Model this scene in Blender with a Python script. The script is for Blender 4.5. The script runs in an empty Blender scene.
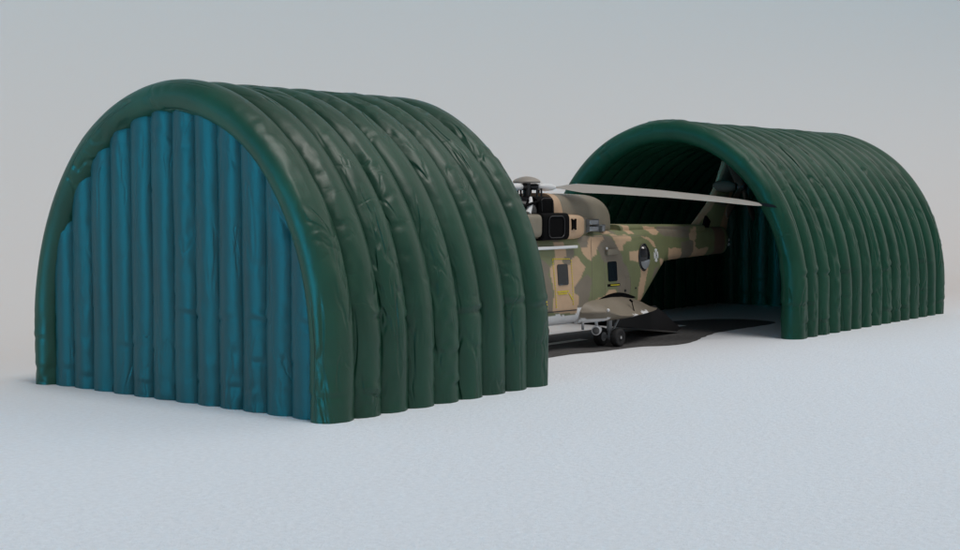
import bpy, bmesh, math, random
from mathutils import Vector, noise
U = 4.8                      # metres per layout unit (the camera stands one unit above the floor)
C = bpy.context.scene.collection
sc = bpy.context.scene
random.seed(4)
pi = math.pi; sin = math.sin; cos = math.cos; rad = math.radians

# ------------------------------------------------------------------ helpers
def lerp(x, xs, ys):
    if x <= xs[0]: return ys[0]
    for i in range(1, len(xs)):
        if x <= xs[i]:
            t = (x - xs[i-1]) / (xs[i] - xs[i-1])
            return ys[i-1] + t * (ys[i] - ys[i-1])
    return ys[-1]
def sstep(a, b, x):
    t = min(1, max(0, (x - a) / (b - a))); return t * t * (3 - 2 * t)

def empty(name, label, cat, loc=(0, 0, 0), group=None):
    o = bpy.data.objects.new(name, None); C.objects.link(o)
    o.location = Vector(loc) * U
    o['label'] = label; o['category'] = cat
    if group: o['group'] = group
    return o

def build(name, V, F, mat, parent=None, smooth=True, cols=None, kind=None, autosharp=None):
    """one mesh object; V in layout units, world coordinates"""
    me = bpy.data.meshes.new(name)
    off = Vector((0, 0, 0)); p = parent
    while p is not None: off += p.location; p = p.parent
    me.from_pydata([tuple(Vector(v) * U - off) for v in V], [], F)
    me.update()
    bm = bmesh.new(); bm.from_mesh(me)
    bmesh.ops.recalc_face_normals(bm, faces=bm.faces)
    if smooth and autosharp:
        for e in bm.edges:
            if len(e.link_faces) == 2 and e.calc_face_angle(0) > autosharp: e.smooth = False
    bm.to_mesh(me); bm.free()
    if smooth:
        for f in me.polygons: f.use_smooth = True
    if cols:
        a = me.color_attributes.new('paint', 'FLOAT_COLOR', 'POINT')
        buf = []
        for c in cols: buf += [c[0], c[1], c[2], 1.0]
        a.data.foreach_set('color', buf)
    me.materials.append(mat)
    o = bpy.data.objects.new(name, me); C.objects.link(o)
    if parent: o.parent = parent
    if kind: o['kind'] = kind
    return o

class MB:
    """collects shapes for one mesh"""
    def __init__(s): s.V = []; s.F = []
    def add(s, V, F):
        n = len(s.V); s.V += [tuple(v) for v in V]; s.F += [tuple(i + n for i in f) for f in F]
    def box(s, x0, x1, y0, y1, z0, z1, bev=0.0):
        if not bev:
            s.add([(x, y, z) for x in (x0, x1) for y in (y0, y1) for z in (z0, z1)],
                  [(0, 1, 3, 2), (4, 6, 7, 5), (0, 4, 5, 1), (2, 3, 7, 6), (0, 2, 6, 4), (1, 5, 7, 3)]); return
        bm = bmesh.new(); bmesh.ops.create_cube(bm, size=1)
        for v in bm.verts:
            v.co = Vector(((x0+x1)/2 + v.co.x*(x1-x0), (y0+y1)/2 + v.co.y*(y1-y0), (z0+z1)/2 + v.co.z*(z1-z0)))
        bmesh.ops.bevel(bm, geom=bm.edges[:], offset=bev, segments=3, affect='EDGES', profile=0.5)
        bm.verts.index_update()
        s.add([v.co.copy() for v in bm.verts], [[v.index for v in f.verts] for f in bm.faces]); bm.free()
    def tube(s, pts, r, n=12, caps=True):
        """round bar along pts; r a number or list"""
        pts = [Vector(p) for p in pts]; rs = r if isinstance(r, (list, tuple)) else [r] * len(pts)
        base = len(s.V); u = None
        for i, p in enumerate(pts):
            d = (pts[min(i+1, len(pts)-1)] - pts[max(i-1, 0)])
            if d.length == 0: d = Vector((0, 0, 1))
            d.normalize()
            if u is None:
                u = d.orthogonal().normalized()
            u = (u - d * u.dot(d)).normalized(); w = d.cross(u)
            for k in range(n):
                a = 2 * pi * k / n; s.V.append(tuple(p + (u * cos(a) + w * sin(a)) * rs[i]))
        for i in range(len(pts) - 1):
            for k in range(n):
                a = base + i*n + k; b = base + i*n + (k+1) % n
                s.F.append((a, b, b + n, a + n))
        if caps:
            s.F.append(tuple(base + k for k in range(n))[::-1])
            s.F.append(tuple(base + (len(pts)-1)*n + k for k in range(n)))
    def lathe(s, o, axis, prof, n=28):
        """prof: list of (distance along axis, radius)"""
        o = Vector(o); d = Vector(axis).normalized(); u = d.orthogonal().normalized(); w = d.cross(u)
        base = len(s.V)
        for t, r in prof:
            for k in range(n):
                a = 2*pi*k/n; s.V.append(tuple(o + d*t + (u*cos(a) + w*sin(a)) * max(r, 1e-5)))
        for i in range(len(prof)-1):
            for k in range(n):
                a = base+i*n+k; b = base+i*n+(k+1) % n; s.F.append((a, b, b+n, a+n))
        s.F.append(tuple(base+k for k in range(n))[::-1]); s.F.append(tuple(base+(len(prof)-1)*n+k for k in range(n)))
    def rings(s, R, close_ends=True):
        base = len(s.V); n = len(R[0])
        for r in R: s.V += [tuple(v) for v in r]
        for i in range(len(R)-1):
            for k in range(n):
                a = base+i*n+k; b = base+i*n+(k+1) % n; s.F.append((a, b, b+n, a+n))
        if close_ends:
            s.F.append(tuple(base+k for k in range(n))[::-1]); s.F.append(tuple(base+(len(R)-1)*n+k for k in range(n)))
    def prism(s, poly, axis, t0, t1):
        """poly in the two other axes, extruded along axis"""
        def P(a, b, t):
            return {'x': (t, a, b), 'y': (a, t, b), 'z': (a, b, t)}[axis]
        n = len(poly)
        s.add([P(a, b, t0) for a, b in poly] + [P(a, b, t1) for a, b in poly],
              [tuple(range(n))[::-1], tuple(range(n, 2*n))] + [(k, (k+1) % n, (k+1) % n + n, k+n) for k in range(n)])
    def build(s, name, mat, parent=None, smooth=True, autosharp=rad(35), **k):
        return build(name, s.V, s.F, mat, parent, smooth, autosharp=autosharp, **k)

def inside(x, z, poly):
    c = False; j = len(poly) - 1
    for i in range(len(poly)):
        xi, zi = poly[i]; xj, zj = poly[j]
        if (zi > z) != (zj > z) and x < (xj - xi) * (z - zi) / (zj - zi) + xi: c = not c
        j = i
    return c

def spline(pts, n=10, closed=True):
    out = []; m = len(pts)
    for i in range(m):
        p0, p1, p2, p3 = (Vector(pts[(i+k-1) % m]) for k in range(4))
        for j in range(n):
            t = j / n
            out.append(tuple(0.5*((2*p1) + (p2-p0)*t + (2*p0-5*p1+4*p2-p3)*t*t + (3*p1-p0-3*p2+p3)*t**3)))
    return out

# ------------------------------------------------------------------ materials
def mat(name, col, rough=.5, metal=0., spec=.5, bump=None, vary=0., varscale=3., coat=0.):
    m = bpy.data.materials.new(name); m.use_nodes = True; nt = m.node_tree; N = nt.nodes; L = nt.links
    b = N['Principled BSDF']
    b.inputs['Roughness'].default_value = rough; b.inputs['Metallic'].default_value = metal
    b.inputs['Specular IOR Level'].default_value = spec; b.inputs['Coat Weight'].default_value = coat
    b.inputs['Base Color'].default_value = (*col, 1)
    tc = N.new('ShaderNodeTexCoord')
    if vary:
        n = N.new('ShaderNodeTexNoise'); n.inputs['Scale'].default_value = varscale; n.inputs['Detail'].default_value = 6
        n.inputs['Roughness'].default_value = .65
        L.new(tc.outputs['Object'], n.inputs['Vector'])
        r = N.new('ShaderNodeValToRGB')
        r.color_ramp.elements[0].position = .3; r.color_ramp.elements[1].position = .7
        r.color_ramp.elements[0].color = (*[c*(1-vary) for c in col], 1)
        r.color_ramp.elements[1].color = (*[min(1, c*(1+vary)) for c in col], 1)
        L.new(n.outputs['Fac'], r.inputs['Fac']); L.new(r.outputs['Color'], b.inputs['Base Color'])
    if bump:
        n = N.new('ShaderNodeTexNoise'); n.inputs['Scale'].default_value = bump[0]; n.inputs['Detail'].default_value = 5
        L.new(tc.outputs['Object'], n.inputs['Vector'])
        bp = N.new('ShaderNodeBump'); bp.inputs['Strength'].default_value = bump[1]; bp.inputs['Distance'].default_value = bump[2]
        L.new(n.outputs['Fac'], bp.inputs['Height']); L.new(bp.outputs['Normal'], b.inputs['Normal'])
    return m

def paint_mat(name, rough=.55):
    m = mat(name, (.5, .5, .5), rough); nt = m.node_tree; N = nt.nodes; L = nt.links
    a = N.new('ShaderNodeAttribute'); a.attribute_name = 'paint'
    tc = N.new('ShaderNodeTexCoord'); n = N.new('ShaderNodeTexNoise'); n.inputs['Scale'].default_value = 2.2
    n.inputs['Detail'].default_value = 8; n.inputs['Roughness'].default_value = .7
    L.new(tc.outputs['Object'], n.inputs['Vector'])
    mp = N.new('ShaderNodeMapRange'); mp.inputs['To Min'].default_value = .78; mp.inputs['To Max'].default_value = 1.18
    L.new(n.outputs['Fac'], mp.inputs['Value'])
    mx = N.new('ShaderNodeMix'); mx.data_type = 'RGBA'; mx.blend_type = 'MULTIPLY'; mx.inputs['Factor'].default_value = 1
    L.new(a.outputs['Color'], mx.inputs['A']); L.new(mp.outputs['Result'], mx.inputs['B'])
    L.new(mx.outputs['Result'], N['Principled BSDF'].inputs['Base Color'])
    return m

def tarp_mat(name, col, rough, depth=.03, spec=.5):
    """coated fabric; the creases run in each tube's own frame (along, across, tube) stored on the mesh"""
    m = mat(name, col, rough, spec=spec); nt = m.node_tree; N = nt.nodes; L = nt.links; b = N['Principled BSDF']
    at = N.new('ShaderNodeAttribute'); at.attribute_name = 'paint'
    tc = N.new('ShaderNodeTexCoord')
    def mth(op, a, v):
        n = N.new('ShaderNodeMath'); n.operation = op
        for i, q in enumerate((a, v)):
            if isinstance(q, (int, float)): n.inputs[i].default_value = q
            else: L.new(q, n.inputs[i])
        return n.outputs[0]
    def crease(scale, off, nscale, dist, width, mscale, m0, m1):
        mp = N.new('ShaderNodeMapping'); mp.inputs['Scale'].default_value = scale; mp.inputs['Rotation'].default_value = (0, 0, off); mp.inputs['Location'].default_value = (off*7, off*3, off)
        L.new(at.outputs['Vector'], mp.inputs['Vector'])
        n = N.new('ShaderNodeTexNoise'); n.inputs['Scale'].default_value = nscale; n.inputs['Detail'].default_value = 2; n.inputs['Distortion'].default_value = dist
        n.inputs['Roughness'].default_value = .45
        L.new(mp.outputs['Vector'], n.inputs['Vector'])
        v = mth('ABSOLUTE', mth('SUBTRACT', n.outputs['Fac'], .5), 0)
        r = N.new('ShaderNodeMapRange'); r.interpolation_type = 'SMOOTHSTEP'; r.inputs['From Max'].default_value = width; L.new(v, r.inputs['Value'])
        r.inputs['To Min'].default_value = -1; r.inputs['To Max'].default_value = 0
        k = N.new('ShaderNodeTexNoise'); k.inputs['Scale'].default_value = mscale; k.inputs['Detail'].default_value = 1; L.new(mp.outputs['Vector'], k.inputs['Vector'])
        kr = N.new('ShaderNodeMapRange'); kr.interpolation_type = 'SMOOTHSTEP'; kr.inputs['From Min'].default_value = m0; kr.inputs['From Max'].default_value = m1; L.new(k.outputs['Fac'], kr.inputs['Value'])
        soft = mth('MULTIPLY', n.outputs['Fac'], .9)
        return mth('ADD', mth('MULTIPLY', r.outputs['Result'], kr.outputs['Result']), soft)
    h1 = crease((1.5, .20, 1), .35, 1.5, .45, .07, 1.1, .47, .66)         # long slanting folds
    h2 = crease((2.2, .16, 1.3), -.5, 1.9, .6, .06, 1.3, .52, .68)         # shorter creases the other way
    h3 = crease((4.5, .09, 1.7), .04, 1.8, .3, .06, .9, .53, .70)          # puckers round the tube
    hh = mth('ADD', mth('ADD', mth('MULTIPLY', h1, 1.25), mth('MULTIPLY', h2, .55)), mth('MULTIPLY', h3, .25))
    bp = N.new('ShaderNodeBump'); bp.inputs['Strength'].default_value = 1.; bp.inputs['Distance'].default_value = depth
    L.new(hh, bp.inputs['Height'])
    n2 = N.new('ShaderNodeTexNoise'); n2.inputs['Scale'].default_value = 6.; n2.inputs['Detail'].default_value = 6
    L.new(tc.outputs['Object'], n2.inputs['Vector'])
    bp2 = N.new('ShaderNodeBump'); bp2.inputs['Strength'].default_value = .12; bp2.inputs['Distance'].default_value = .02
    L.new(n2.outputs['Fac'], bp2.inputs['Height']); L.new(bp.outputs['Normal'], bp2.inputs['Normal'])
    L.new(bp2.outputs['Normal'], b.inputs['Normal'])
    n3 = N.new('ShaderNodeTexNoise'); n3.inputs['Scale'].default_value = .7; n3.inputs['Detail'].default_value = 8; n3.inputs['Roughness'].default_value = .65
    L.new(tc.outputs['Object'], n3.inputs['Vector'])
    rr = N.new('ShaderNodeMapRange'); rr.inputs['To Min'].default_value = rough - .1; rr.inputs['To Max'].default_value = rough + .1
    L.new(n3.outputs['Fac'], rr.inputs['Value']); L.new(rr.outputs['Result'], b.inputs['Roughness'])
    r = N.new('ShaderNodeValToRGB'); r.color_ramp.elements[0].position = .3; r.color_ramp.elements[1].position = .72
    r.color_ramp.elements[0].color = (*[c*.82 for c in col], 1); r.color_ramp.elements[1].color = (*[c*1.2 for c in col], 1)
    L.new(n3.outputs['Fac'], r.inputs['Fac']); L.new(r.outputs['Color'], b.inputs['Base Color'])
    return m

def snow_mat(name, col, textured):
    m = mat(name, col, .75, spec=.25); nt = m.node_tree; N = nt.nodes; L = nt.links; b = N['Principled BSDF']
    if not textured: return m
    tc = N.new('ShaderNodeTexCoord')
    n1 = N.new('ShaderNodeTexNoise'); n1.inputs['Scale'].default_value = 8.; n1.inputs['Detail'].default_value = 8; n1.inputs['Roughness'].default_value = .72
    n2 = N.new('ShaderNodeTexNoise'); n2.inputs['Scale'].default_value = .22; n2.inputs['Detail'].default_value = 5; n2.inputs['Distortion'].default_value = .6
    for n in (n1, n2): L.new(tc.outputs['Object'], n.inputs['Vector'])
    bp = N.new('ShaderNodeBump'); bp.inputs['Strength'].default_value = .85; bp.inputs['Distance'].default_value = .06
    L.new(n1.outputs['Fac'], bp.inputs['Height'])
    bp2 = N.new('ShaderNodeBump'); bp2.inputs['Strength'].default_value = .35; bp2.inputs['Distance'].default_value = .25
    L.new(n2.outputs['Fac'], bp2.inputs['Height']); L.new(bp.outputs['Normal'], bp2.inputs['Normal'])
    L.new(bp2.outputs['Normal'], b.inputs['Normal'])
    r = N.new('ShaderNodeValToRGB'); r.color_ramp.elements[0].position = .3; r.color_ramp.elements[1].position = .7
    r.color_ramp.elements[0].color = (*[c*.92 for c in col], 1); r.color_ramp.elements[1].color = (*[min(1, c*1.05) for c in col], 1)
    L.new(n1.outputs['Fac'], r.inputs['Fac'])
    # snow colour and bump fade into the backdrop colour towards the seam
    at = N.new('ShaderNodeAttribute'); at.attribute_name = 'paint'
    mx = N.new('ShaderNodeMix'); mx.data_type = 'RGBA'; mx.inputs['B'].default_value = (*DROP, 1)
    L.new(at.outputs['Fac'], mx.inputs['Factor']); L.new(r.outputs['Color'], mx.inputs['A']); L.new(mx.outputs['Result'], b.inputs['Base Color'])
    iv = N.new('ShaderNodeMath'); iv.operation = 'SUBTRACT'; iv.inputs[0].default_value = 1; L.new(at.outputs['Fac'], iv.inputs[1])
    for q, s_ in ((bp, .85), (bp2, .35)):
        ml = N.new('ShaderNodeMath'); ml.operation = 'MULTIPLY'; ml.inputs[1].default_value = s_; L.new(iv.outputs[0], ml.inputs[0]); L.new(ml.outputs[0], q.inputs['Strength'])
    return m

DROP = (.60, .565, .55)
TAN = (.52, .355, .225); GREEN = (.175, .19, .092); BROWN = (.195, .165, .125); WHITE = (.80, .80, .80); RED = (.17, .10, .07); BLACK = (.012, .012, .014)
M = dict(
    tarp=tarp_mat('green_tarp', (.007, .050, .027), .42, .030, .42),
    tarp_far=tarp_mat('deep_green_tarp', (.0055, .052, .027), .42, .020, .24),
    bluelit=tarp_mat('bluelit_tarp', (.003, .058, .062), .48, .012, .42),  # green end wall fabric with the blue light from the left painted in
    lens=mat('lamp_lens', (.12, .12, .12), .2),
    snow=snow_mat('snow', (.80, .85, .915), True),
    drop=snow_mat('backdrop_paper', DROP, False),
    asphalt=mat('asphalt', (.062, .060, .060), .85, bump=(9, .6, .05), vary=.45, varscale=7),
    line=mat('road_paint', (.74, .73, .70), .7, vary=.12, varscale=6),
    camo=paint_mat('camouflage_paint'),
    olive=mat('olive_paint', (.215, .187, .138), .5, vary=.12, varscale=1.5),
    tan=mat('tan_paint', (.50, .34, .215), .5, vary=.1, varscale=1.5),
    black=mat('black_paint', (.0025, .0025, .003), .8, spec=.08),
    gloss=mat('black_gloss', (.010, .010, .012), .12),
    dark=mat('dark_metal', (.035, .035, .038), .4, metal=.4),
    grey=mat('grey_metal', (.27, .28, .29), .45, vary=.1),
    white=mat('white_paint', (.72, .73, .74), .35),
    steel=mat('steel', (.5, .5, .5), .25, metal=1),
    blade=mat('blade_paint', (.31, .29, .262), .45, vary=.07, varscale=.8),
    dark_streak=mat('blade_streak', (.002, .006, .009), .8, spec=.05),
    hubcap=mat('hub_cap', (.30, .27, .235), .5),
    glass=mat('dark_glass', (.010, .014, .020), .07, spec=.6),
    rubber=mat('rubber', (.014, .014, .015), .8, vary=.3, varscale=8),
    yellow=mat('yellow_paint', (.62, .52, .03), .6),
    ramp=mat('ramp_paint', (.016, .015, .016), .55),
)
M['tailblade'] = mat('tail_blade_paint', (.075, .055, .042), .7, spec=.2)
CYH = .985                   # centre plane of the helicopter
CAMA = rad(38.3366); PITCH = math.atan((275-195.4)/1409)
SUN_AZ, SUN_EL, SUN_E, SUN_ANG = -96, 70, 1.45, 22
SKY_SAT, SKY_STR, EXPO = .4, .055, -0.03
LOBES = [((-1, .02, -.15), 44, (0.5, 760., 1200.)), ((.75, -.22, .60), 5, (16, 15.3, 14))]
# ------------------------------------------------------------------ hangars
CY, HA, HB, Z0, TR = 1.008, 1.030, 1.177, .30, .105
TN = .78                                                  # a tube is flatter across the skin than along the ridge       # centre line of the arch tubes
def arch_path(step=.013):
    """centre-line points (y,z) and outward normals, from the near foot over the top to the far foot"""
    pts = []
    n = int(Z0/step)
    for i in range(n): pts.append((CY-HA, Z0*i/n, -1., 0.))
    m = int(3.4/step)
    for i in range(m+1):
        a = pi - pi*i/m
        ny, nz = cos(a)/HA, sin(a)/HB; l = math.hypot(ny, nz)
        pts.append((CY+HA*cos(a), Z0+HB*sin(a), ny/l, nz/l))
    for i in range(1, n+1): pts.append((CY+HA, Z0*(1-i/n), 1., 0.))
    return pts

def wrinkle(s, a, sd):
    """radial offset of an inflated tube at arc length s, position a across its face"""
    n3 = noise.noise
    w = .006*n3(Vector((s*2.3, a*.5, sd*7.3)))
    # long slanting creases, a few per tube, fading out at both ends
    q = Vector((s*2.6 + a*.62*(1 if int(sd*10) % 2 else -1), s*.5 - a*.3, sd*5.7+9))
    q += Vector((.35*n3(q*1.3), .35*n3(q*1.3+Vector((9, 3, 1))), 0))
    g = sstep(.02, .32, n3(Vector((s*1.2, a*.35, sd*2.9+70))))
    c = n3(q)
    w += g*(-.010*math.exp(-(c/.055)**2) + .004*math.exp(-((c-.12)/.07)**2))
    # short puckers
    q2 = Vector((s*7.5 + a*.35, a*.8 - s*1.4, sd*8.1+120)); q2 += Vector((.4*n3(q2), 0, 0))
    c = n3(q2); g = sstep(.18, .5, n3(Vector((s*2.3, a*.5, sd*6.7+30))))
    w += g*(-.0025*math.exp(-(c/.09)**2) + .001*math.exp(-((c-.15)/.08)**2))
    return w

def fold(z, a, sd):
    """the slack where the straight leg meets the curve, and above the foot: different on every tube"""
    n3 = noise.noise; w = 0
    for j, (z0_, amp) in enumerate(((.43, .013), (.24, .009), (.10, .010))):
        g = sstep(-.05, .35, n3(Vector((sd*3.9+j*11, a*.28, 5.+j))))
        zf = z0_ + .05*n3(Vector((sd*3.3, 2., j*7.))) + .035*a*n3(Vector((sd*1.9, 4., j*3.))) + .012*n3(Vector((sd*2., a*1.1, j*5.)))
        w += g*amp*(-math.exp(-((z-zf)/.010)**2) + .6*math.exp(-((z-zf-.026)/.018)**2))
    return w

def arch_tube(parent, x, r, sd, m_, n=30):
    P = arch_path(); R = []; s = 0; prev = None; uv = []
    for (y, z, ny, nz) in P:
        if prev: s += math.hypot(y-prev[0], z-prev[1])
        prev = (y, z); ring = []
        for k in range(n):
            a = 2*pi*k/n
            ac = a if a <= pi else a - 2*pi               # symmetric so that the seam closes
            d = wrinkle(s, abs(ac)*2-3 if False else 3*sin(a)+.6*cos(a), sd)
            if z < .7: d += fold(z, 2*sin(a), sd + (5 if y > CY else 0))
            rr = r + d
            rn = r*TN + d
            ring.append((x + r*sin(a) + d*sin(a)*.5, y + ny*rn*cos(a), z + nz*rn*cos(a)))
            uv.append((s, 3*sin(a)+.6*cos(a)+1.3*(cos(a) < 0), sd))
        R.append(ring)
    mb = MB(); mb.rings(R); return mb.build('arch_tube', m_, parent, autosharp=rad(70), cols=uv)

def wall_tube(parent, x, y, r, top, sd, m_, n=24):
    R = []; m = int(top/.014); uv = []
    slope = .55*(1 if y > CY else -1)*min(1, abs(y-CY)/.8)
    for i in range(m+1):
        z = top*i/m; ring = []
        dome = 1.0
        if z > top-r*1.0:
            t = (z-(top-r))/r; dome = math.sqrt(max(.0, 1-t*t*.985))
        for k in range(n):
            a = 2*pi*k/n
            d = .85*wrinkle(z*1.1+3, 3*sin(a)+.4, sd) + .7*fold(z, 2*sin(a), sd)
            rr = (r+d)*dome
            zz = z
            if z > .3: zz = z - slope*rr*sin(a)*sstep(.3, top, z)
            ring.append((x - rr*cos(a)*.76, y + rr*sin(a), zz))
            uv.append((z*1.1+3, 3*sin(a)+.4, sd))
        R.append(ring)
    mb = MB(); mb.rings(R); return mb.build('end_wall_tube', m_, parent, autosharp=rad(70), cols=uv)

def end_wall(parent, x, sd, m_):
    n = 12; y1, y0 = 1.895, .118
    for i in range(n):
        y = y1 + (y0-y1)*i/(n-1)
        u = min(.985, abs(y-CY)/HA)
        top = Z0 + HB*math.sqrt(1-u*u) + .0
        wall_tube(parent, x, y, .092, top, sd+i*1.31, m_)

grp = 'two facing halves of the inflatable hangar'
h1 = empty('inflatable_hangar', 'dark green inflatable hangar half closed at the front by a teal wall of upright tubes, the blue light painted into its colour', 'hangar', (.85, CY, 0), grp)
for i in range(9): arch_tube(h1, .105 + .1862*i + (.004*noise.noise(Vector((i*3.7, 1, 2)))), TR + (.004 if i == 0 else 0), 1.37*i+.5, M['tarp'])
end_wall(h1, .106, 31., M['bluelit'])
h2 = empty('inflatable_hangar', 'dark green inflatable hangar half with open arched mouth showing the helicopter tail inside', 'hangar', (6.05, CY, 0), grp)
for i in range(15): arch_tube(h2, 4.715 + .1895*i + (.008*noise.noise(Vector((i*2.7, 5, 2)))), TR + (.003 if i == 0 else -.004), 1.37*i+51.5, M['tarp_far'])
end_wall(h2, 7.33, 77., M['tarp_far'])
CAMO = [
    ('B', [(2.538, 0.752), (2.985, 0.742), (2.985, 0.672), (2.865, 0.657), (2.876, 0.555), (2.844, 0.5), (2.877, 0.423), (2.899, 0.377), (2.877, 0.328), (2.889, 0.263), (2.388, 0.296), (2.338, 0.757)]),
    ('G', [(2.758, 0.66), (2.919, 0.661), (2.92, 0.579), (2.855, 0.556), (2.811, 0.583), (2.758, 0.61)]),
    ('G', [(2.757, 0.722), (2.941, 0.711), (2.93, 0.661), (2.768, 0.672)]),
    ('B', [(3.052, 0.651), (3.143, 0.655), (3.132, 0.603), (3.087, 0.554), (3.008, 0.569)]),
    ('T', [(2.93, 0.699), (3.041, 0.703), (3.041, 0.664), (3.053, 0.619), (2.997, 0.576), (3.087, 0.547), (3.109, 0.588), (3.162, 0.609), (3.268, 0.529), (3.174, 0.45), (3.122, 0.404), (3.122, 0.371), (3.174, 0.355), (3.165, 0.239), (2.9, 0.256), (2.888, 0.333), (2.91, 0.376), (2.888, 0.428), (2.86, 0.506), (2.87, 0.545), (2.92, 0.566), (2.924, 0.595)]),
    ('B', [(3.178, 0.446), (3.282, 0.487), (3.329, 0.446), (3.307, 0.368), (3.284, 0.303), (3.273, 0.225), (3.157, 0.233), (3.179, 0.349), (3.122, 0.378), (3.122, 0.404)]),
    ('T', [(3.357, 0.734), (3.518, 0.73), (3.515, 0.71), (3.458, 0.692), (3.399, 0.644), (3.395, 0.614), (3.34, 0.598), (3.328, 0.57), (3.27, 0.6), (3.246, 0.613), (3.223, 0.659), (3.304, 0.663), (3.327, 0.695)]),
    ('B', [(3.222, 0.737), (3.353, 0.737), (3.327, 0.695), (3.304, 0.663), (3.223, 0.665), (3.2, 0.698)]),
    ('B', [(3.525, 0.74), (3.591, 0.725), (3.648, 0.673), (3.673, 0.629), (3.717, 0.583), (3.705, 0.557), (3.768, 0.514), (3.787, 0.458), (3.801, 0.389), (3.783, 0.308), (3.645, 0.316), (3.631, 0.398), (3.63, 0.553), (3.508, 0.551), (3.459, 0.582), (3.429, 0.626), (3.406, 0.647), (3.458, 0.692), (3.518, 0.71)]),
    ('T', [(3.603, 0.738), (3.842, 0.726), (3.855, 0.699), (3.785, 0.69), (3.728, 0.664), (3.729, 0.627), (3.673, 0.625), (3.653, 0.673), (3.628, 0.71)]),
    ('T', [(3.805, 0.615), (3.925, 0.618), (3.926, 0.59), (4.053, 0.495), (4.025, 0.44), (3.998, 0.379), (3.971, 0.269), (3.902, 0.274), (3.901, 0.35), (3.928, 0.417), (3.941, 0.486), (3.933, 0.541), (3.805, 0.556)]),
    ('T', [(3.534, 0.372), (3.619, 0.374), (3.632, 0.33), (3.695, 0.313), (3.695, 0.272), (3.354, 0.293), (3.39, 0.32), (3.485, 0.338)]),
    ('T', [(3.529, 0.803), (3.64, 0.801), (3.634, 0.741), (3.53, 0.743)]),
    ('B', [(3.646, 0.801), (3.702, 0.8), (3.696, 0.74), (3.64, 0.741)]),
    ('T', [(3.828, 0.798), (3.923, 0.793), (3.917, 0.735), (3.842, 0.736)]),
    ('T', [(4.124, 0.786), (4.302, 0.775), (4.323, 0.746), (4.243, 0.716), (4.164, 0.736)]),
    ('B', [(4.293, 0.754), (4.362, 0.781), (4.848, 0.772), (4.817, 0.684), (4.588, 0.697), (4.364, 0.71)]),
    ('T', [(3.98, 0.716), (4.048, 0.714), (4.185, 0.679), (4.215, 0.629), (4.166, 0.641), (4.088, 0.682)]),
    ('T', [(4.267, 0.556), (4.347, 0.538), (4.368, 0.505), (4.308, 0.497), (4.277, 0.527)]),
    ('B', [(4.189, 0.488), (4.268, 0.499), (4.249, 0.457), (4.17, 0.426), (4.132, 0.407), (4.15, 0.455)]),
    ('T', [(4.448, 0.617), (4.589, 0.62), (4.671, 0.614), (4.698, 0.524), (4.526, 0.524), (4.449, 0.563)]),
    ('B', [(4.671, 0.658), (4.866, 0.668), (4.876, 0.593), (4.861, 0.518), (4.698, 0.524)]),
    ('T', [(4.817, 0.713), (4.897, 0.757), (4.946, 0.771), (4.931, 0.681), (4.883, 0.66), (4.818, 0.669)]),
    ('T', [(4.874, 0.667), (4.915, 0.651), (4.9, 0.614), (4.966, 0.594), (5.116, 0.608), (5.118, 0.524), (4.869, 0.533)]),
    ('R', [(5.231, 0.796), (5.405, 0.794), (5.411, 0.513), (5.237, 0.52)]),
]
# ------------------------------------------------------------------ helicopter
heli = empty('transport_helicopter', 'camouflaged military transport helicopter parked between the two green hangar halves', 'helicopter', (3.2, CYH, 0))
SX = [1.72, 1.76, 1.84, 1.96, 2.12, 2.28, 2.42, 3.85, 4.0, 4.41, 4.55, 4.75, 5.45, 5.52, 5.55]
SB = [.40, .35, .27, .21, .175, .165, .16, .16, .255, .515, .525, .532, .545, .58, .63]
ST = [.45, .50, .565, .62, .69, .745, .762, .765, .766, .768, .768, .767, .758, .74, .70]
SW = [.03, .09, .15, .195, .222, .232, .233, .233, .228, .15, .126, .112, .075, .05, .02]
def hw(x, z=None):
    w = lerp(x, SX, SW)
    if z is not None:
        zb, zt = lerp(x, SX, SB), lerp(x, SX, ST)
        w *= 1-.07*sstep(.3, 1, (z-zb)/(zt-zb))
    return w
def side_y(x, z, out=.004): return CYH - hw(x, z) - out

COL = dict(T=TAN, G=GREEN, B=BROWN, R=RED)
BB = [(c, p, min(q[0] for q in p), max(q[0] for q in p), min(q[1] for q in p), max(q[1] for q in p)) for c, p in CAMO]
def camo(x, z, y):
    n3 = noise.noise
    xx = x + .010*n3(Vector((x*14, z*14, 1))); zz = z + .010*n3(Vector((x*14, z*14, 8)))
    if x < 2.44 + .06*n3(Vector((z*9, 2, 1))):                                     # hidden front: the same patches by noise
        v = n3(Vector((x*2.6, z*2.2, y*1.5))); w = n3(Vector((x*2.4+9, z*2.4, y*1.5)))
        c = TAN if v > .12 else (BROWN if w > .05 else GREEN)
    else:
        c = GREEN
        for k, p, a, b, d, e in BB:
            if a <= xx <= b and d <= zz <= e and inside(xx, zz, p): c = COL[k]
    if x < 3.27:
        edge = (.236 + .014*n3(Vector((x*11, y*3, 4))) + .008*n3(Vector((x*31, y*3, 4)))) if x < 3.16 else .268
        if z < edge: c = WHITE
    return c

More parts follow.
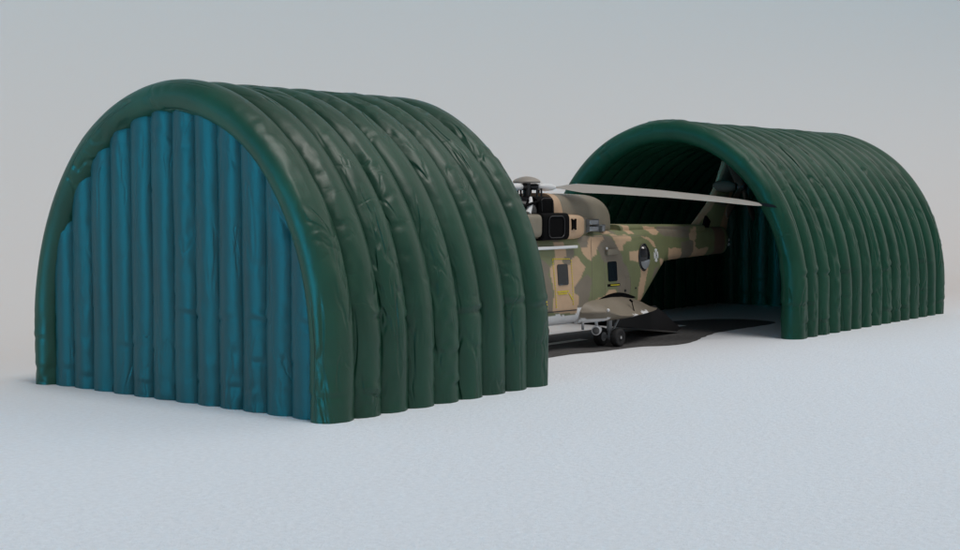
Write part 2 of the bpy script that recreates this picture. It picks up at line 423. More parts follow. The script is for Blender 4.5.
# fuselage and tail boom, one skin
NR = 220
R = []; cols = []
xs = []; x = 1.72
while x < 5.551: xs.append(x); x += .0125
def ring(x):
    zb, zt, w = lerp(x, SX, SB), lerp(x, SX, ST), lerp(x, SX, SW)
    zc, hz = (zb+zt)/2, (zt-zb)/2
    e = lerp(x, [1.72, 2.3, 4.0, 4.7, 5.5], [.9, .36, .36, .45, .7])
    raw = []
    for k in range(720):
        a = 2*pi*k/720; c, s_ = cos(a), sin(a)
        raw.append((w*math.copysign(abs(c)**e, c), zc+hz*math.copysign(abs(s_)**e, s_)))
    L = [0]
    for k in range(720):
        p, q = raw[k], raw[(k+1) % 720]; L.append(L[-1]+math.hypot(q[0]-p[0], q[1]-p[1]))
    out = []; j = 0
    for k in range(NR):
        t = L[-1]*k/NR
        while L[j+1] < t: j += 1
        f = (t-L[j])/(L[j+1]-L[j]+1e-12); p, q = raw[j], raw[(j+1) % 720]
        y, z = p[0]+(q[0]-p[0])*f, p[1]+(q[1]-p[1])*f
        y *= 1-.07*sstep(.3, 1, (z-zb)/(zt-zb))
        out.append((x, CYH+y, z))
    return out
for x in xs:
    r_ = ring(x); R.append(r_)
    for (a, b, c) in r_:
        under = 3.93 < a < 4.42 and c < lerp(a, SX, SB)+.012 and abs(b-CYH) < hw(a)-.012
        cols.append(BLACK if under else camo(a, c, b-CYH))  # dark of the open hold painted black onto the aft underside
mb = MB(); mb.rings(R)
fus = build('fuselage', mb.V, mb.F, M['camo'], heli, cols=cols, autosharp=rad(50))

# spine along the top of the boom, from the cowling back to the fin
SXX = [3.80, 3.86, 4.4, 5.0, 5.10]
R = []; cols = []
x = 3.80
while x < 5.101:
    zt = lerp(x, SXX, [.800, .802, .792, .782, .778]); w = lerp(x, SXX, [.150, .148, .105, .085, .075])
    zb = .70; ringp = []
    for k in range(48):
        a = 2*pi*k/48; c, s_ = cos(a), sin(a); e = .42
        p = (x, CYH+w*math.copysign(abs(c)**e, c), (zb+zt)/2+(zt-zb)/2*math.copysign(abs(s_)**e, s_))
        ringp.append(p); cols.append(camo(p[0], p[2], p[1]-CYH))
    R.append(ringp); x += .0125
mb = MB(); mb.rings(R); build('boom_spine', mb.V, mb.F, M['camo'], fus, cols=cols, autosharp=rad(50))

# skirt seam and lower step line
mb = MB(); mb.tube([(x, side_y(x, .272, .001), .270-.012*(x-2.3)/1.) for x in (2.3, 2.6, 2.9, 3.15)], .0035, 8); mb.build('door_sill', M['dark'], fus)

def patch(poly, out, thick, name, m, parent, side=-1, smooth=False):
    """a plate that follows the port (or starboard) flank"""
    n = len(poly); V = []
    for o_ in (out, out-thick):
        for (x, z) in poly: V.append((x, CYH + side*(hw(x, z)+o_), z))
    F = [tuple(range(n)), tuple(range(n, 2*n))[::-1]] + [(k, (k+1) % n, (k+1) % n+n, k+n) for k in range(n)]
    return build(name, V, F, m, parent, smooth=smooth)
def rrect(x0, x1, z0, z1, r, n=4, sk=0):
    P = []
    for cx, cz, a0 in ((x1-r, z1-r, 0), (x0+r, z1-r, 90), (x0+r, z0+r, 180), (x1-r, z0+r, 270)):
        for i in range(n+1):
            a = rad(a0+90*i/n); zz = cz+r*sin(a); P.append((cx+r*cos(a)-sk*(zz-z0), zz))
    return P
for sd in (-1, 1):
    w = patch(rrect(2.945, 3.06, .428, .562, .014, sk=.04), .004, .01, 'cabin_window', M['glass'], fus, sd)
    w = patch(rrect(3.525, 3.635, .425, .558, .014, sk=.03), .004, .01, 'cabin_window', M['glass'], fus, sd)
    w = patch(rrect(1.98, 2.16, .46, .60, .03, sk=-.3), .006, .012, 'cockpit_window', M['glass'], fus, sd)
    w = patch(rrect(2.24, 2.40, .47, .62, .03), .004, .012, 'cockpit_window', M['glass'], fus, sd)

# yellow rescue markings round the forward window
def dash_line(mb, p, q, step=.0165, L=.009, t=.0075, out=.003):
    d = math.hypot(q[0]-p[0], q[1]-p[1]); n = int(d/step); ux, uz = (q[0]-p[0])/d, (q[1]-p[1])/d
    for i in range(n):
        a = i*step; b = a+L
        c = [(p[0]+ux*a - uz*t/2, p[1]+uz*a+ux*t/2), (p[0]+ux*b-uz*t/2, p[1]+uz*b+ux*t/2), (p[0]+ux*b+uz*t/2, p[1]+uz*b-ux*t/2), (p[0]+ux*a+uz*t/2, p[1]+uz*a-ux*t/2)]
        V = [(x, side_y(x, z, o_), z) for o_ in (out, out-.004) for x, z in c]
        mb.add(V, [(0, 1, 2, 3), (7, 6, 5, 4), (0, 4, 5, 1), (1, 5, 6, 2), (2, 6, 7, 3), (3, 7, 4, 0)])
mb = MB()
for p, q in (((2.892, .598), (3.098, .592)), ((2.895, .592), (2.925, .278)), ((3.098, .585), (3.113, .272))): dash_line(mb, p, q)
mb.build('rescue_outline', M['yellow'], fus, smooth=False)
mb = MB()
rnd = random.Random(3)
for row, (xa, xb, z) in enumerate(((2.935, 3.055, .388), (2.945, 3.04, .374))):       # two lines of tiny lettering
    x = xa
    while x < xb:
        wd = rnd.choice((.006, .008, .010)); dash_line(mb, (x, z), (x+wd+.001, z-.002), step=wd, L=wd, t=.009); x += wd+.003
for x, z in ((3.062, .372), (3.070, .364), (3.078, .355), (3.086, .346), (3.094, .337)): dash_line(mb, (x, z), (x+.011, z-.009), step=.013, L=.012, t=.007)
for x, z in ((2.80, .395), (2.805, .378), (2.812, .36), (2.812, .335), (2.815, .315), (2.818, .295)): dash_line(mb, (x, z), (x+.01, z-.008), step=.012, L=.011, t=.008)
mb.build('rescue_lettering', M['yellow'], fus, smooth=False)
pl = patch(rrect(3.515, 3.665, .392, .408, .002, sk=0), .003, .006, 'placard', M['black'], fus)
mb = MB(); x = 3.55
while x < 3.652:
    wd = rnd.choice((.006, .009, .012)); dash_line(mb, (x, .401-.02*(x-3.55)), (x+wd+.001, .400-.02*(x-3.55)), step=wd, L=wd, t=.0075, out=.0045); x += wd+.0028
mb.build('placard_lettering', M['yellow'], pl, smooth=False)

# grab rail, steps, access panels
mb = MB(); zr = .669
mb.box(2.35, 3.145, side_y(2.9, zr, .028), side_y(2.9, zr, .0), zr-.009, zr+.010, .004); mb.build('grab_rail', M['white'], fus)
mb = MB(); mb.box(3.505, 3.635, side_y(3.5, .62, .022), side_y(3.5, .62, -.02), .600, .642, .008); st = mb.build('steps', M['olive'], fus)
mb = MB(); mb.lathe((3.50, side_y(3.5, .64, .012), .648), (0, -1, 0), [(0, .009), (.006, .008), (.009, .003)], 12); mb.build('marker_lamp', M['white'], fus)
def outline(name, x0, x1, z0, z1, t=.0022):
    mb = MB()
    for a, b in (((x0, z0), (x1, z0)), ((x1, z0), (x1, z1)), ((x1, z1), (x0, z1)), ((x0, z1), (x0, z0))):
        mb.tube([(a[0], side_y(a[0], a[1], .0005), a[1]), (b[0], side_y(b[0], b[1], .0005), b[1])], t, 6)
    return mb.build(name, M['ramp'], fus)
def seam(x0, z0, x1, z1):
    mb = MB(); n = 8
    mb.tube([(x0+(x1-x0)*i/n, side_y(x0+(x1-x0)*i/n, z0+(z1-z0)*i/n, .0002), z0+(z1-z0)*i/n) for i in range(n+1)], .0014, 6); return mb.build('panel_seam', M['olive'], fus)
seam(3.33, .30, 3.34, .72); seam(3.49, .31, 3.48, .60); seam(3.74, .33, 3.74, .45); seam(3.80, .33, 3.80, .45); seam(3.74, .45, 3.80, .45)
seam(2.66, .735, 4.05, .722)
mb = MB(); mb.lathe((3.865, side_y(3.86, .365, 0), .365), (0, -1, 0), [(0, .007), (.006, .006)], 10); mb.build('fastener', M['dark'], fus)
mb = MB(); mb.lathe((3.73, side_y(3.73, .355, 0), .355), (0, -1, 0), [(0, .010), (.008, .007)], 10); mb.build('fastener', M['dark'], fus)

# bubble window: a bulged dark dome in a frame
bub = []
cx, cz, rx, rz = 3.985, .572, .062, .088
for i in range(9):
    f = i/8; k = math.sqrt(max(0, 1-f*f))
    bub.append([(cx+rx*f*cos(2*pi*j/36), CYH-hw(cx+rx*f*cos(2*pi*j/36), cz)-.002-.040*k, cz+rz*f*sin(2*pi*j/36)) for j in range(36)])
mb = MB(); mb.rings(bub); bw = mb.build('bubble_window', M['gloss'], fus)
mb = MB(); mb.tube([(cx+(rx+.004)*cos(2*pi*j/36), CYH-hw(cx+(rx+.004)*cos(2*pi*j/36), cz)-.003, cz+(rz+.004)*sin(2*pi*j/36)) for j in range(37)], .0055, 8, False); mb.build('window_frame', M['dark'], bw)
low = []
for i in range(2):
    for j in range(17):
        a = -pi + pi*j/16
mb = MB(); n = 14; V = []; F = []
for i in range(6):
    f = i/5*.93
    for j in range(n+1):
        a = -pi*.93 + pi*.86*j/n
        xx = cx+rx*f*cos(a); zz = cz-.012+(rz-.012)*f*sin(a)
        g = min(1, math.hypot((xx-cx)/rx, (zz-cz)/rz)); V.append((xx, CYH-hw(xx, cz)-.004-.040*math.sqrt(1-g*g), zz))
for i in range(5):
    for j in range(n): F.append((i*(n+1)+j, i*(n+1)+j+1, (i+1)*(n+1)+j+1, (i+1)*(n+1)+j))
mb.add(V, F); mb.build('lower_pane', M['grey'], bw)

# white cross roundel
ex, ez, er = 4.205, .578, .043
mb = MB()
for q in range(4):
    a0 = pi/2*q
    for da0, da1, r0, r1 in ((-.55, .55, .5, 1.), (-.32, .32, .10, .52)):
        c = [(ex+er*r*cos(a0+a)*.92, ez+er*1.12*r*sin(a0+a)) for r, a in ((r0, da0), (r1, da0), (r1, 0), (r1, da1), (r0, da1))]
        V = [(x, side_y(x, z, o_), z) for o_ in (.004, -.002) for x, z in c]
        mb.add(V, [(0, 1, 2, 3, 4), (9, 8, 7, 6, 5)] + [(k, (k+1) % 5, (k+1) % 5+5, k+5) for k in range(5)])
mb.build('roundel_cross', M['white'], fus, smooth=False)
mb = MB(); mb.add([(ex+er*.14*cos(a*pi/5), side_y(ex, ez, .0052), ez+er*.16*sin(a*pi/5)) for a in range(10)], [tuple(range(10))]); mb.build('roundel_centre', M['black'], fus, smooth=False)

# sponsons
def sponson(sd):
    R = []; cols = []; x = 2.98
    x = 3.20
    X = [3.20, 3.26, 3.325, 3.35, 3.38, 3.46, 3.56, 3.68, 3.82, 3.96, 4.07, 4.14]
    YO = [.226, .30, .345, .352, .358, .366, .370, .362, .345, .312, .272, .235]
    ZT = [.300, .310, .315, .315, .316, .322, .326, .322, .305, .268, .232, .215]
    ZB = [.166, .168, .170, .171, .172, .174, .176, .180, .188, .196, .202, .206]
    ZL = [.250, .252, .252, .252, .240, .215, .205, .205, .206, .207, .208, .210]
    while x < 4.141:
        yo, zt, zb = lerp(x, X, YO), lerp(x, X, ZT), lerp(x, X, ZB); rg = []
        yi = .18; n = 26
        mid = max(zb+.006, lerp(x, X, ZL))
        # upper skin slopes outwards and down to the outer lip, lower skin is flatter
        prof = []
        for k in range(n+1):
            t = k/n; y = yi+(yo-yi)*t
            prof.append((y, zt-(zt-mid)*(max(0, (t-.18)/.82)**1.5)))
        for k in range(1, 8):
            a = pi/2-pi*k/8
            prof.append((yo+.010*cos(a)*(1 if mid-zb > .02 else .4), mid-(mid-zb)*.35*(k/8)))
        for k in range(n+1):
            t = 1-k/n; y = yi+(yo-yi)*t
            prof.append((y, zb+((mid-zb)*.6)*(t**6)))
        for (y, z) in prof:
            rg.append((x, CYH+sd*y, z))
            j = .006*noise.noise(Vector((x*30, 3, 2)))
            lip = (3.33 < x < 3.385 and z < .200+j) or (3.625 < x < 3.675 and z < .205+j) or (3.76 < x < 3.87 and z < .218+j)
            cols.append(WHITE if (lip and y > .2) or (x < 3.335 and z < .196+j) else tuple(c*1.12 for c in BROWN))
        R.append(rg); x += .0110
    mb = MB(); mb.rings(R)
    s_ = build('sponson', mb.V, mb.F, M['camo'], heli, cols=cols, autosharp=rad(40))
    # gap over the sponson, its shade painted on as a black plate
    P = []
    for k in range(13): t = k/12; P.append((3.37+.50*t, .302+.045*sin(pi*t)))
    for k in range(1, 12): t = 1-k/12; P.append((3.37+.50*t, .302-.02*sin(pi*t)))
    patch(P, .003, .02, 'gap_shade', M['black'], fus, sd)
    mb = MB(); mb.lathe((3.338, CYH+sd*.352, .252), (-.6, sd*.8, .1), [(0, .011), (.008, .010), (.014, .004)], 12); mb.build('navigation_lamp', M['white'], s_)
    mb = MB(); mb.tube([(3.66, CYH+sd*.33, .296), (3.665, CYH+sd*.336, .262), (3.67, CYH+sd*.345, .225)], .0035, 6); mb.build('tie_down', M['black'], s_)
    mb = MB(); mb.tube([(3.655, CYH+sd*.318, .302), (3.668, CYH+sd*.333, .285)], .007, 8); mb.build('tie_down', M['black'], s_)
    return s_
sponson(-1); sponson(1)

# landing gear
def wheel(parent, x, y, r, w, sd):
    mb = MB(); pr = []
    for k in range(13):
        a = -pi/2+pi*k/12
        pr.append((w/2*math.copysign(abs(sin(a))**.6, sin(a)), r-.020+.020*max(0, cos(a))**.5))
    pr = [(-w*.42, r*.55)]+pr+[(w*.42, r*.55)]
    mb.lathe((x, y, r), (0, 1, 0), pr, 36); mb.build('tyre', M['rubber'], parent)
    mb = MB()
    mb.lathe((x, y, r), (0, sd, 0), [(-w*.44, r*.5), (w*.36, r*.52), (w*.40, r*.46), (w*.34, r*.36), (w*.36, r*.2), (w*.48, r*.16), (w*.5, .001)], 20)
    mb.build('rim', M['grey'], parent)
    mb = MB(); mb.lathe((x, y+sd*w*.40, r), (0, sd, 0), [(0, r*.22), (.008, r*.2), (.011, r*.10)], 12)
    mb.build('hub_cap', M['steel'], parent)
for sd in (-1, 1):
    yg = CYH+(-.275 if sd < 0 else .345)
    mb = MB(); mb.tube([(3.475, yg, .20), (3.475, yg, .105)], .018, 14); mb.tube([(3.475, yg, .115), (3.475, yg, .045)], .013, 14)
    mb.tube([(3.475, yg-.075, .062), (3.475, yg+.075, .062)], .012, 12)
    mb.tube([(3.60, yg, .19), (3.49, yg, .075)], .008, 10)
    g = mb.build('main_gear_strut', M['grey'], heli)
    for e in (-1, 1): wheel(g, 3.475, yg+e*.066, .0615, .052, e)
mb = MB(); mb.tube([(1.93, CYH, .23), (1.93, CYH, .05)], .015, 14); mb.tube([(1.93, CYH-.05, .05), (1.93, CYH+.05, .05)], .010, 12)
g = mb.build('nose_gear_strut', M['grey'], heli)
for e in (-1, 1): wheel(g, 1.93, CYH+e*.045, .050, .040, e)

# lamp under the belly with its bracket
mb = MB(); d = Vector((-.92, -.38, -.05)).normalized(); o_ = Vector((3.335, .715, .118))
mb.tube([o_, o_+Vector((.03, .03, .075))], .010, 10); mb.lathe(o_-d*.035, d, [(0, .018), (.012, .028), (.055, .031), (.07, .031), (.072, .027)], 24)
lampo = mb.build('landing_lamp', M['white'], heli)
mb = MB(); mb.lathe(o_+d*.030, d, [(0, .024), (.0085, .024), (.011, .012)], 24); mb.build('lens', M['lens'], lampo)
mb = MB(); mb.tube([(3.22, .75, .18), (3.22, .75, .125)], .009, 8); mb.build('belly_probe', M['grey'], heli)

# rear loading ramp let down to the ground, with its side cheeks
mb = MB()
mb.prism([(3.88, .215), (4.50, .022), (4.54, .022), (4.50, .046), (3.91, .25)], 'y', CYH-.175, CYH+.175)
rp = mb.build('loading_ramp', M['ramp'], heli, smooth=False)
for sd in (-1, 1):
    mb = MB(); mb.prism([(3.62, .17), (4.20, .222), (4.56, .032), (4.50, .016), (3.66, .115)], 'y', CYH+sd*.176, CYH+sd*.19)
    mb.build('ramp_cheek', M['ramp'], rp, smooth=False)

# engines: a generic rounded body lofted along x
def body(name, secs, m, parent, e=.45, n=48, sd=None):
    """secs: x, y centre offset, z centre, half width, half height"""
    R = []
    for (x, yo, zc, w, h) in secs:
        rg = []
        for k in range(n):
            a = 2*pi*k/n; c, s_ = cos(a), sin(a)
            rg.append((x, CYH+yo+w*math.copysign(abs(c)**e, c), zc+h*math.copysign(abs(s_)**e, s_)))
        R.append(rg)
    mb = MB(); mb.rings(R); return mb.build(name, m, parent)
def ogive(x0, x1, zb, z, w, n=12, p=2.2, m=.0):
    """sections closing towards x1 while keeping the base at zb"""
    out = []
    for i in range(n+1):
        t = i/n; k = (1-t**p)**(1/p) if t < 1 else .02
        h = (z-zb)*max(.03, k); out.append((x0+(x1-x0)*t, m, zb+h/2, w*max(.05, .35+.65*k), h/2))
    return out
cow = body('engine_cowling', [(3.02, 0, .870, .158, .138), (3.06, 0, .870, .162, .142), (3.22, 0, .870, .165, .143), (3.36, 0, .868, .165, .141)] + ogive(3.38, 3.765, .735, 1.008, .162, 14, 2.4)[0:], M['olive'], heli, .5)
# tan slanted band at its front
mb = MB(); Rg = []
for (xb, xt) in ((2.985, 2.985), (3.10, 3.04)):
    rg = []
    for k in range(48):
        a = 2*pi*k/48; c, s_ = cos(a), sin(a); z = .870+.146*math.copysign(abs(s_)**.5, s_)
        t = (z-.72)/.31; rg.append((xb+(xt-xb)*t+.03*(1-t)*(xb > 3), CYH+.170*math.copysign(abs(c)**.5, c), z))
    Rg.append(rg)
mb.rings(Rg); mb.build('cowling_band', M['tan'], cow)
# upper black intake
upi = body('upper_intake', [(2.815, 0, .875, .168, .115), (2.83, 0, .875, .172, .119), (2.97, 0, .875, .172, .119), (2.986, 0, .875, .168, .115)], M['black'], heli, .3)
mb = MB(); yy = CYH-.176
mb.tube([(2.84+.005, yy, .90), (2.84, yy, .97), (2.86, yy, .982), (2.95, yy, .982), (2.965, yy, .965), (2.965, yy, .90)], .0028, 8); mb.build('intake_frame', M['dark'], upi)
# dark mast fairing with glossy front
mf = body('mast_fairing', [(2.10, 0, .77, .05, .02), (2.25, 0, .80, .13, .06), (2.5, 0, .86, .155, .10), (2.70, 0, .875, .16, .105), (2.82, 0, .875, .162, .105)], M['gloss'], heli, .55)
mb = MB(); mb.tube([(2.70, CYH-.168, .885), (2.76, CYH-.15, .95), (2.80, CYH-.12, .985)], [.024, .016, .010], 12); mb.build('painted_glint', M['white'], mf)  # white bar standing in for the highlight on the dark fairing
mb = MB()
mb.tube([(2.45, CYH-.165, .93), (2.62, CYH-.17, .925), (2.82, CYH-.172, .965)], .009, 8)
mb.tube([(2.5, CYH-.16, .87), (2.66, CYH-.168, .885), (2.72, CYH-.16, .97)], .008, 8)
mb.build('fairing_hoops', M['black'], mf)
for sd in (-1, 1):
    f = body('nacelle', [(2.18, sd*.13, .79, .04, .03), (2.30, sd*.15, .80, .07, .06), (2.46, sd*.16, .81, .085, .073), (2.815, sd*.16, .81, .088, .074)], M['olive'], heli, .4)
    it = body('engine_intake', [(2.818, sd*.16, .803, .088, .078), (2.828, sd*.16, .803, .095, .086), (3.10, sd*.16, .803, .095, .086), (3.115, sd*.16, .803, .088, .078)], M['black'], f, .3)
    yy = CYH+sd*.259; mb = MB()
    P = rrect(2.875, 3.045, .735, .870, .035, 6)
    mb.tube([(a, yy, b) for a, b in P+[P[0]]], .0032, 8, False); mb.build('intake_frame', M['dark'], f)
    t = body('nacelle_tail', [(3.117, sd*.158, .797, .086, .077), (3.13, sd*.158, .797, .09, .08), (3.24, sd*.155, .797, .088, .080), (3.30, sd*.150, .798, .082, .076), (3.35, sd*.143, .80, .070, .066), (3.385, sd*.135, .803, .052, .050), (3.40, sd*.13, .805, .03, .03)], M['tan'], heli, .45)
    mb = MB(); mb.box(3.155, 3.195, CYH+sd*.235, CYH+sd*.252, .785, .845, .006); mb.build('drain_slot', M['black'], t)
    t2 = body('exhaust_shroud', [(3.30, sd*.128, .80, .06, .068), (3.36, sd*.13, .80, .066, .066), (3.46, sd*.125, .80, .056, .06), (3.47, sd*.125, .80, .05, .055)], M['olive'], heli, .5)
    mb = MB()
    mb.box(3.43, 3.54, CYH+sd*.16, CYH+sd*.205, .765, .795, .006); mb.box(3.43, 3.54, CYH+sd*.16, CYH+sd*.205, .808, .838, .006)
    mb.build('exhaust_louvre', M['grey'], t2)
    mb = MB(); mb.box(3.53, 3.565, CYH+sd*.14, CYH+sd*.172, .762, .80, .006); mb.build('vent', M['grey'], cow)
    f.location.x -= .07*U; t.location.x -= .085*U; t2.location.x -= .10*U
mb = MB(); mb.box(3.90, 3.98, 1.10, 1.16, .79, .905, .012); mb.box(3.88, 3.92, 1.11, 1.15, .79, .84, .008); mb.build('antenna_box', M['dark'], heli)

# main rotor
HX = 2.92
mb = MB(); mb.tube([(HX, CYH, .94), (HX, CYH, 1.10)], .026, 16); mast = mb.build('rotor_mast', M['dark'], heli)
mb = MB(); mb.lathe((HX, CYH, .972), (0, 0, 1), [(0, .12), (.004, .145), (.014, .145), (.018, .10)], 36)
for k in range(9):
    a = rad(20+40*k); q = .095; mb.tube([(HX+q*cos(a), CYH+q*sin(a), .98), (HX+q*cos(a), CYH+q*sin(a), 1.045)], .0065, 8)
mb.build('swashplate', M['dark'], mast)
mb = MB(); mb.lathe((HX, CYH, 1.078), (0, 0, 1), [(0, .055), (.001, .086), (.010, .090), (.022, .080), (.034, .056), (.042, .025), (.044, .001)], 36); mb.build('hub_cap', M['hubcap'], mast)
def blade(az, droop, end_streak):
    a = rad(az); u = Vector((cos(a), sin(a), 0)); v = Vector((-sin(a), cos(a), 0)); zz = Vector((0, 0, 1))
    o_ = Vector((HX, CYH, 1.055))
    def at(r): return o_ + u*r + zz*(-droop*(r/1.84)**1.7)
    mb = MB(); mb.tube([at(.02), at(.06), at(.075)], [.020, .022, .02], 12); mb.build('blade_grip', M['dark'], mast)
    mb = MB(); mb.tube([at(.07), at(.085), at(.13), at(.18), at(.205)], [.012, .020, .025, .020, .009], 16); mb.build('blade_sleeve', M['white'], mast)
    def sect(r, ch, th, tw):
        P = []; n = 20; c_, s_ = cos(tw), sin(tw)
        for k in range(n):
            t = 2*pi*k/n; yy = ch*(.5*cos(t)); hh = th*sin(t)*(.75-.25*cos(t)*-1)*.5
            P.append(at(r) + v*(yy*c_-hh*s_) + zz*(yy*s_+hh*c_))
        return P
    RS = [(.20, .018, .014), (.24, .03, .016), (.30, .075, .018), (.38, .12, .018), (.6, .118, .017), (1.0, .118, .016), (1.4, .115, .014), (1.62, .112, .013), (1.70, .095, .011), (1.745, .072, .010), (1.765, .054, .009)]
    rs = [sect(r, c, t, rad(lerp(r, [.3, 1.8], [30, 20]))) for r, c, t in RS]
    mb = MB(); mb.rings(rs); b = mb.build('rotor_blade', M['blade'], heli)
    mb = MB(); mb.rings([sect(r, c, t, rad(20)) for r, c, t in ((1.7655, .060, .012), (1.79, .075, .012), (1.865, .07, .011), (1.888, .05, .008))]); mb.build('blade_streak', M['dark_streak'], b)  # dark streak past the blade end, modelled as a near-black piece
blade(-29.3, .124, True)
for az in (64, 136, 190): blade(az, .124, True)

# fin, gearbox and tail rotor
mb = MB(); R = []; cols = []
def fin_le(z): return lerp(z, [.70, .78, .93, 1.10, 1.27], [4.97, 5.03, 5.25, 5.40, 5.50])
def fin_te(z): return lerp(z, [.58, .66, .78, .93, 1.10, 1.27], [5.54, 5.56, 5.59, 5.63, 5.70, 5.78])
z = .62
while z < 1.272:
    l, t = (fin_le(z) if z > .70 else 5.0), fin_te(z); rg = []; c = t-l
    for k in range(60):
        a = 2*pi*k/60; xx = (l+t)/2+c/2*cos(a)
        th = .042*(1-.35*(z-.62)/.65); f = (xx-l)/c
        yy = th*sin(a)*(1.15-.5*f)
        rg.append((xx, CYH+yy, z))
        nz = noise.noise(Vector((xx*5, z*5, 3)))
        cols.append(tuple(q*.75 for q in TAN) if f < .13+.06*nz and z > .74 else (tuple(q*w_ for q, w_ in zip(TAN, (.72, .62, .55))) if f > .74+.08*nz else (tuple(q*.8 for q in BROWN) if .90+.06*nz < z < 1.0+.06*nz or z > 1.12+.05*nz or (z < .7 and f > .6) else GREEN)))
    R.append(rg); z += .0125
mb.rings(R); fin = build('tail_fin', mb.V, mb.F, M['camo'], heli, cols=cols, autosharp=rad(60))
mb = MB(); mb.prism([(5.13, .765), (5.19, .735), (5.235, .80), (5.175, .845)], 'y', CYH-.050, CYH-.03); mb.build('fin_vent', M['black'], fin, smooth=False)
mb = MB()
mb.box(5.30, 5.46, CYH-.056, CYH-.03, .668, .674); mb.box(5.33, 5.46, CYH-.056, CYH-.03, .645, .650); mb.build('fin_slots', M['black'], fin, smooth=False)
mb = MB()
for zz_ in (.615, .65): mb.lathe((5.56, CYH-.02, zz_), (1, -.4, 0), [(0, .012), (.012, .012), (.016, .004)], 10)
mb.build('tail_lamp', M['white'], fin)
gb = MB(); gb.lathe((5.40, CYH-.03, 1.072), (.25, -1, -.05), [(-.05, .02), (-.02, .040), (.03, .046), (.08, .044), (.11, .036), (.13, .024), (.135, .01)], 24); gbo = gb.build('tail_gearbox', M['tailblade'], heli)
mb = MB(); mb.lathe((5.45, CYH-.175, 1.064), (0, -1, 0), [(0, .03), (.03, .034), (.05, .02)], 16); hubo = mb.build('tail_rotor_hub', M['dark'], heli)
for k in range(4):
    a = rad(40+90*k); u = Vector((cos(a), 0, sin(a))); v = Vector((-sin(a), 0, cos(a))); o_ = Vector((5.45, CYH-.20, 1.064))
    rs = []
    for r, c, t in ((.02, .02, .02), (.06, .025, .016), (.09, .052, .012), (.28, .055, .009), (.315, .05, .008), (.322, .03, .005)):
        rs.append([o_+u*r+v*(c*cos(2*pi*j/14))+Vector((0, 1, 0))*(t*sin(2*pi*j/14)+c*.25*cos(2*pi*j/14)) for j in range(14)])
    mb = MB(); mb.rings(rs); mb.build('tail_rotor_blade', M['tailblade'], hubo)
# ------------------------------------------------------------------ ground, road, sky backdrop
FW = Vector((cos(CAMA), sin(CAMA))); RT = Vector((sin(CAMA), -cos(CAMA)))
CAMP = Vector((-4.3685, -4.3971))
def lat(l, d): p = CAMP + RT*l + FW*d; return (p.x, p.y)
A = Vector(lat(-3.0, 9.0)); B = Vector(lat(5.3, 15.6)); T = (B-A).normalized(); NN = Vector((-T.y, T.x))
if NN.dot(FW) < 0: NN = -NN
P0 = A - T*28; P1 = B + T*28
n_ = 60
GD = [0]+[-.25*k for k in range(1, 27)]+[-8, -10, -14, -25, -60]; gc = []
V = []; F = []
for i in range(n_+1):
    p = P0 + (P1-P0)*i/n_
    for d in GD: q = p+NN*d; V.append((q.x, q.y, 0)); gc.append((sstep(-3.6, -.2, d),)*3)
for i in range(n_):
    for k in range(len(GD)-1): a = i*len(GD)+k; F.append((a, a+1, a+1+len(GD), a+len(GD)))
g = build('ground', V, F, M['snow'], smooth=True, kind='structure', cols=gc)
RAD = 6.0; V = []; F = []; prof = [(0, 0)]
for k in range(1, 41): a = rad(88)*k/40; prof.append((RAD*sin(a), RAD*(1-cos(a))))
prof.append((prof[-1][0]+.1, prof[-1][1]+3.2))
m_ = len(prof)
for i in range(n_+1):
    p = P0 + (P1-P0)*i/n_
    for d, h in prof: q = p+NN*d; V.append((q.x, q.y, h))
for i in range(n_):
    for k in range(m_-1): a = i*m_+k; F.append((a, a+1, a+m_+1, a+m_))
build('sky', V, F, M['drop'], smooth=True, kind='structure')

poly = [(.6, .72), (1.6, .68), (2.3, .64), (2.67, .627), (2.95, .618), (3.143, .568), (3.4, .545), (3.556, .515), (3.733, .42), (3.983, .392), (4.329, .493), (4.6, .565), (4.795, .602), (5.095, .602), (5.4, .598), (5.64, .605), (5.78, .66), (5.84, .76), (5.86, .88), (5.85, 1.0), (5.75, 1.14), (5.533, 1.27), (5.238, 1.36), (4.6, 1.42), (3.95, 1.46), (3.0, 1.50), (2.0, 1.48), (1.2, 1.45), (.6, 1.38)]
P = spline(poly, 8)
P = [(x+.012*noise.noise(Vector((x*9, y*9, 0))), y+.012*noise.noise(Vector((x*9, y*9, 5)))) for x, y in P]
bm = bmesh.new(); vs = [bm.verts.new((x*U, y*U, .004)) for x, y in P]; bm.faces.new(vs); bmesh.ops.triangulate(bm, faces=bm.faces[:])
me = bpy.data.meshes.new('road'); bm.to_mesh(me); bm.free(); me.materials.append(M['asphalt'])
o = bpy.data.objects.new('road', me); C.objects.link(o); o['kind'] = 'structure'
for x0, x1 in ((3.25, 3.735), (4.855, 5.085), (1.7, 2.2)):
    mb = MB(); mb.add([(x0, 1.052, .008/U), (x1, 1.052, .008/U), (x1, 1.126, .008/U), (x0, 1.126, .008/U)], [(0, 1, 2, 3)])
    mb.build('road_marking', M['line'], smooth=False, kind='structure')

# ------------------------------------------------------------------ camera
cam = bpy.data.cameras.new('camera'); co = bpy.data.objects.new('camera', cam); C.objects.link(co)
co.location = Vector((CAMP.x, CAMP.y, 1))*U
cam.sensor_width = 36; cam.lens = 1409/960*36; cam.clip_end = 2000; cam.clip_start = .1
co.rotation_euler = (pi/2-PITCH, 0, CAMA-pi/2)
sc.camera = co

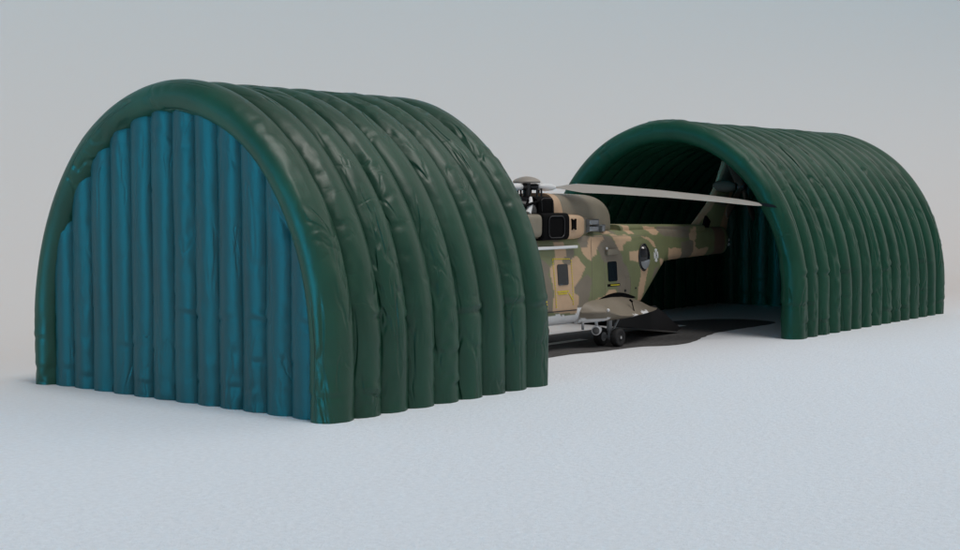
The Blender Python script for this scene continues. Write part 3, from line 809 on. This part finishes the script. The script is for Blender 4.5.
# ------------------------------------------------------------------ light
sd = Vector((cos(rad(SUN_AZ))*cos(rad(SUN_EL)), sin(rad(SUN_AZ))*cos(rad(SUN_EL)), sin(rad(SUN_EL))))   # towards the sun
l = bpy.data.lights.new('sun', 'SUN'); l.energy = SUN_E; l.angle = rad(SUN_ANG); l.color = (1, .96, .91)
lo = bpy.data.objects.new('sun', l); C.objects.link(lo); lo.rotation_euler = sd.to_track_quat('Z', 'Y').to_euler(); lo.location = (0, 0, 40)
w = bpy.data.worlds.new('World'); sc.world = w; w.use_nodes = True; nt = w.node_tree; N = nt.nodes; L = nt.links
bg = N['Background']; sky = N.new('ShaderNodeTexSky'); sky.sky_type = 'NISHITA'; sky.sun_disc = False
sky.sun_elevation = rad(SUN_EL); sky.sun_rotation = rad(90-SUN_AZ)
hsv = N.new('ShaderNodeHueSaturation'); hsv.inputs['Saturation'].default_value = SKY_SAT; L.new(sky.outputs['Color'], hsv.inputs['Color'])
tc = N.new('ShaderNodeTexCoord'); prev = hsv.outputs['Color']
for d, pw, col in LOBES:                        # broad glows in the world sky, tied to compass directions
    vm = N.new('ShaderNodeVectorMath'); vm.operation = 'DOT_PRODUCT'; vm.inputs[1].default_value = Vector(d).normalized()
    L.new(tc.outputs['Generated'], vm.inputs[0])
    mx_ = N.new('ShaderNodeMath'); mx_.operation = 'MAXIMUM'; mx_.inputs[1].default_value = 0; L.new(vm.outputs['Value'], mx_.inputs[0])
    p_ = N.new('ShaderNodeMath'); p_.operation = 'POWER'; p_.inputs[1].default_value = pw; L.new(mx_.outputs[0], p_.inputs[0])
    m_ = N.new('ShaderNodeMix'); m_.data_type = 'RGBA'; m_.blend_type = 'ADD'; m_.clamp_result = False; m_.clamp_factor = False
    L.new(p_.outputs[0], m_.inputs['Factor']); L.new(prev, m_.inputs['A']); m_.inputs['B'].default_value = (*col, 1); prev = m_.outputs['Result']
L.new(prev, bg.inputs['Color']); bg.inputs['Strength'].default_value = SKY_STR
vs_ = sc.view_settings; vs_.view_transform = 'Standard'; vs_.look = 'None'; vs_.gamma = 1; vs_.exposure = EXPO; vs_.use_curve_mapping = False
sc.render.engine = 'CYCLES'; sc.cycles.use_denoising = True
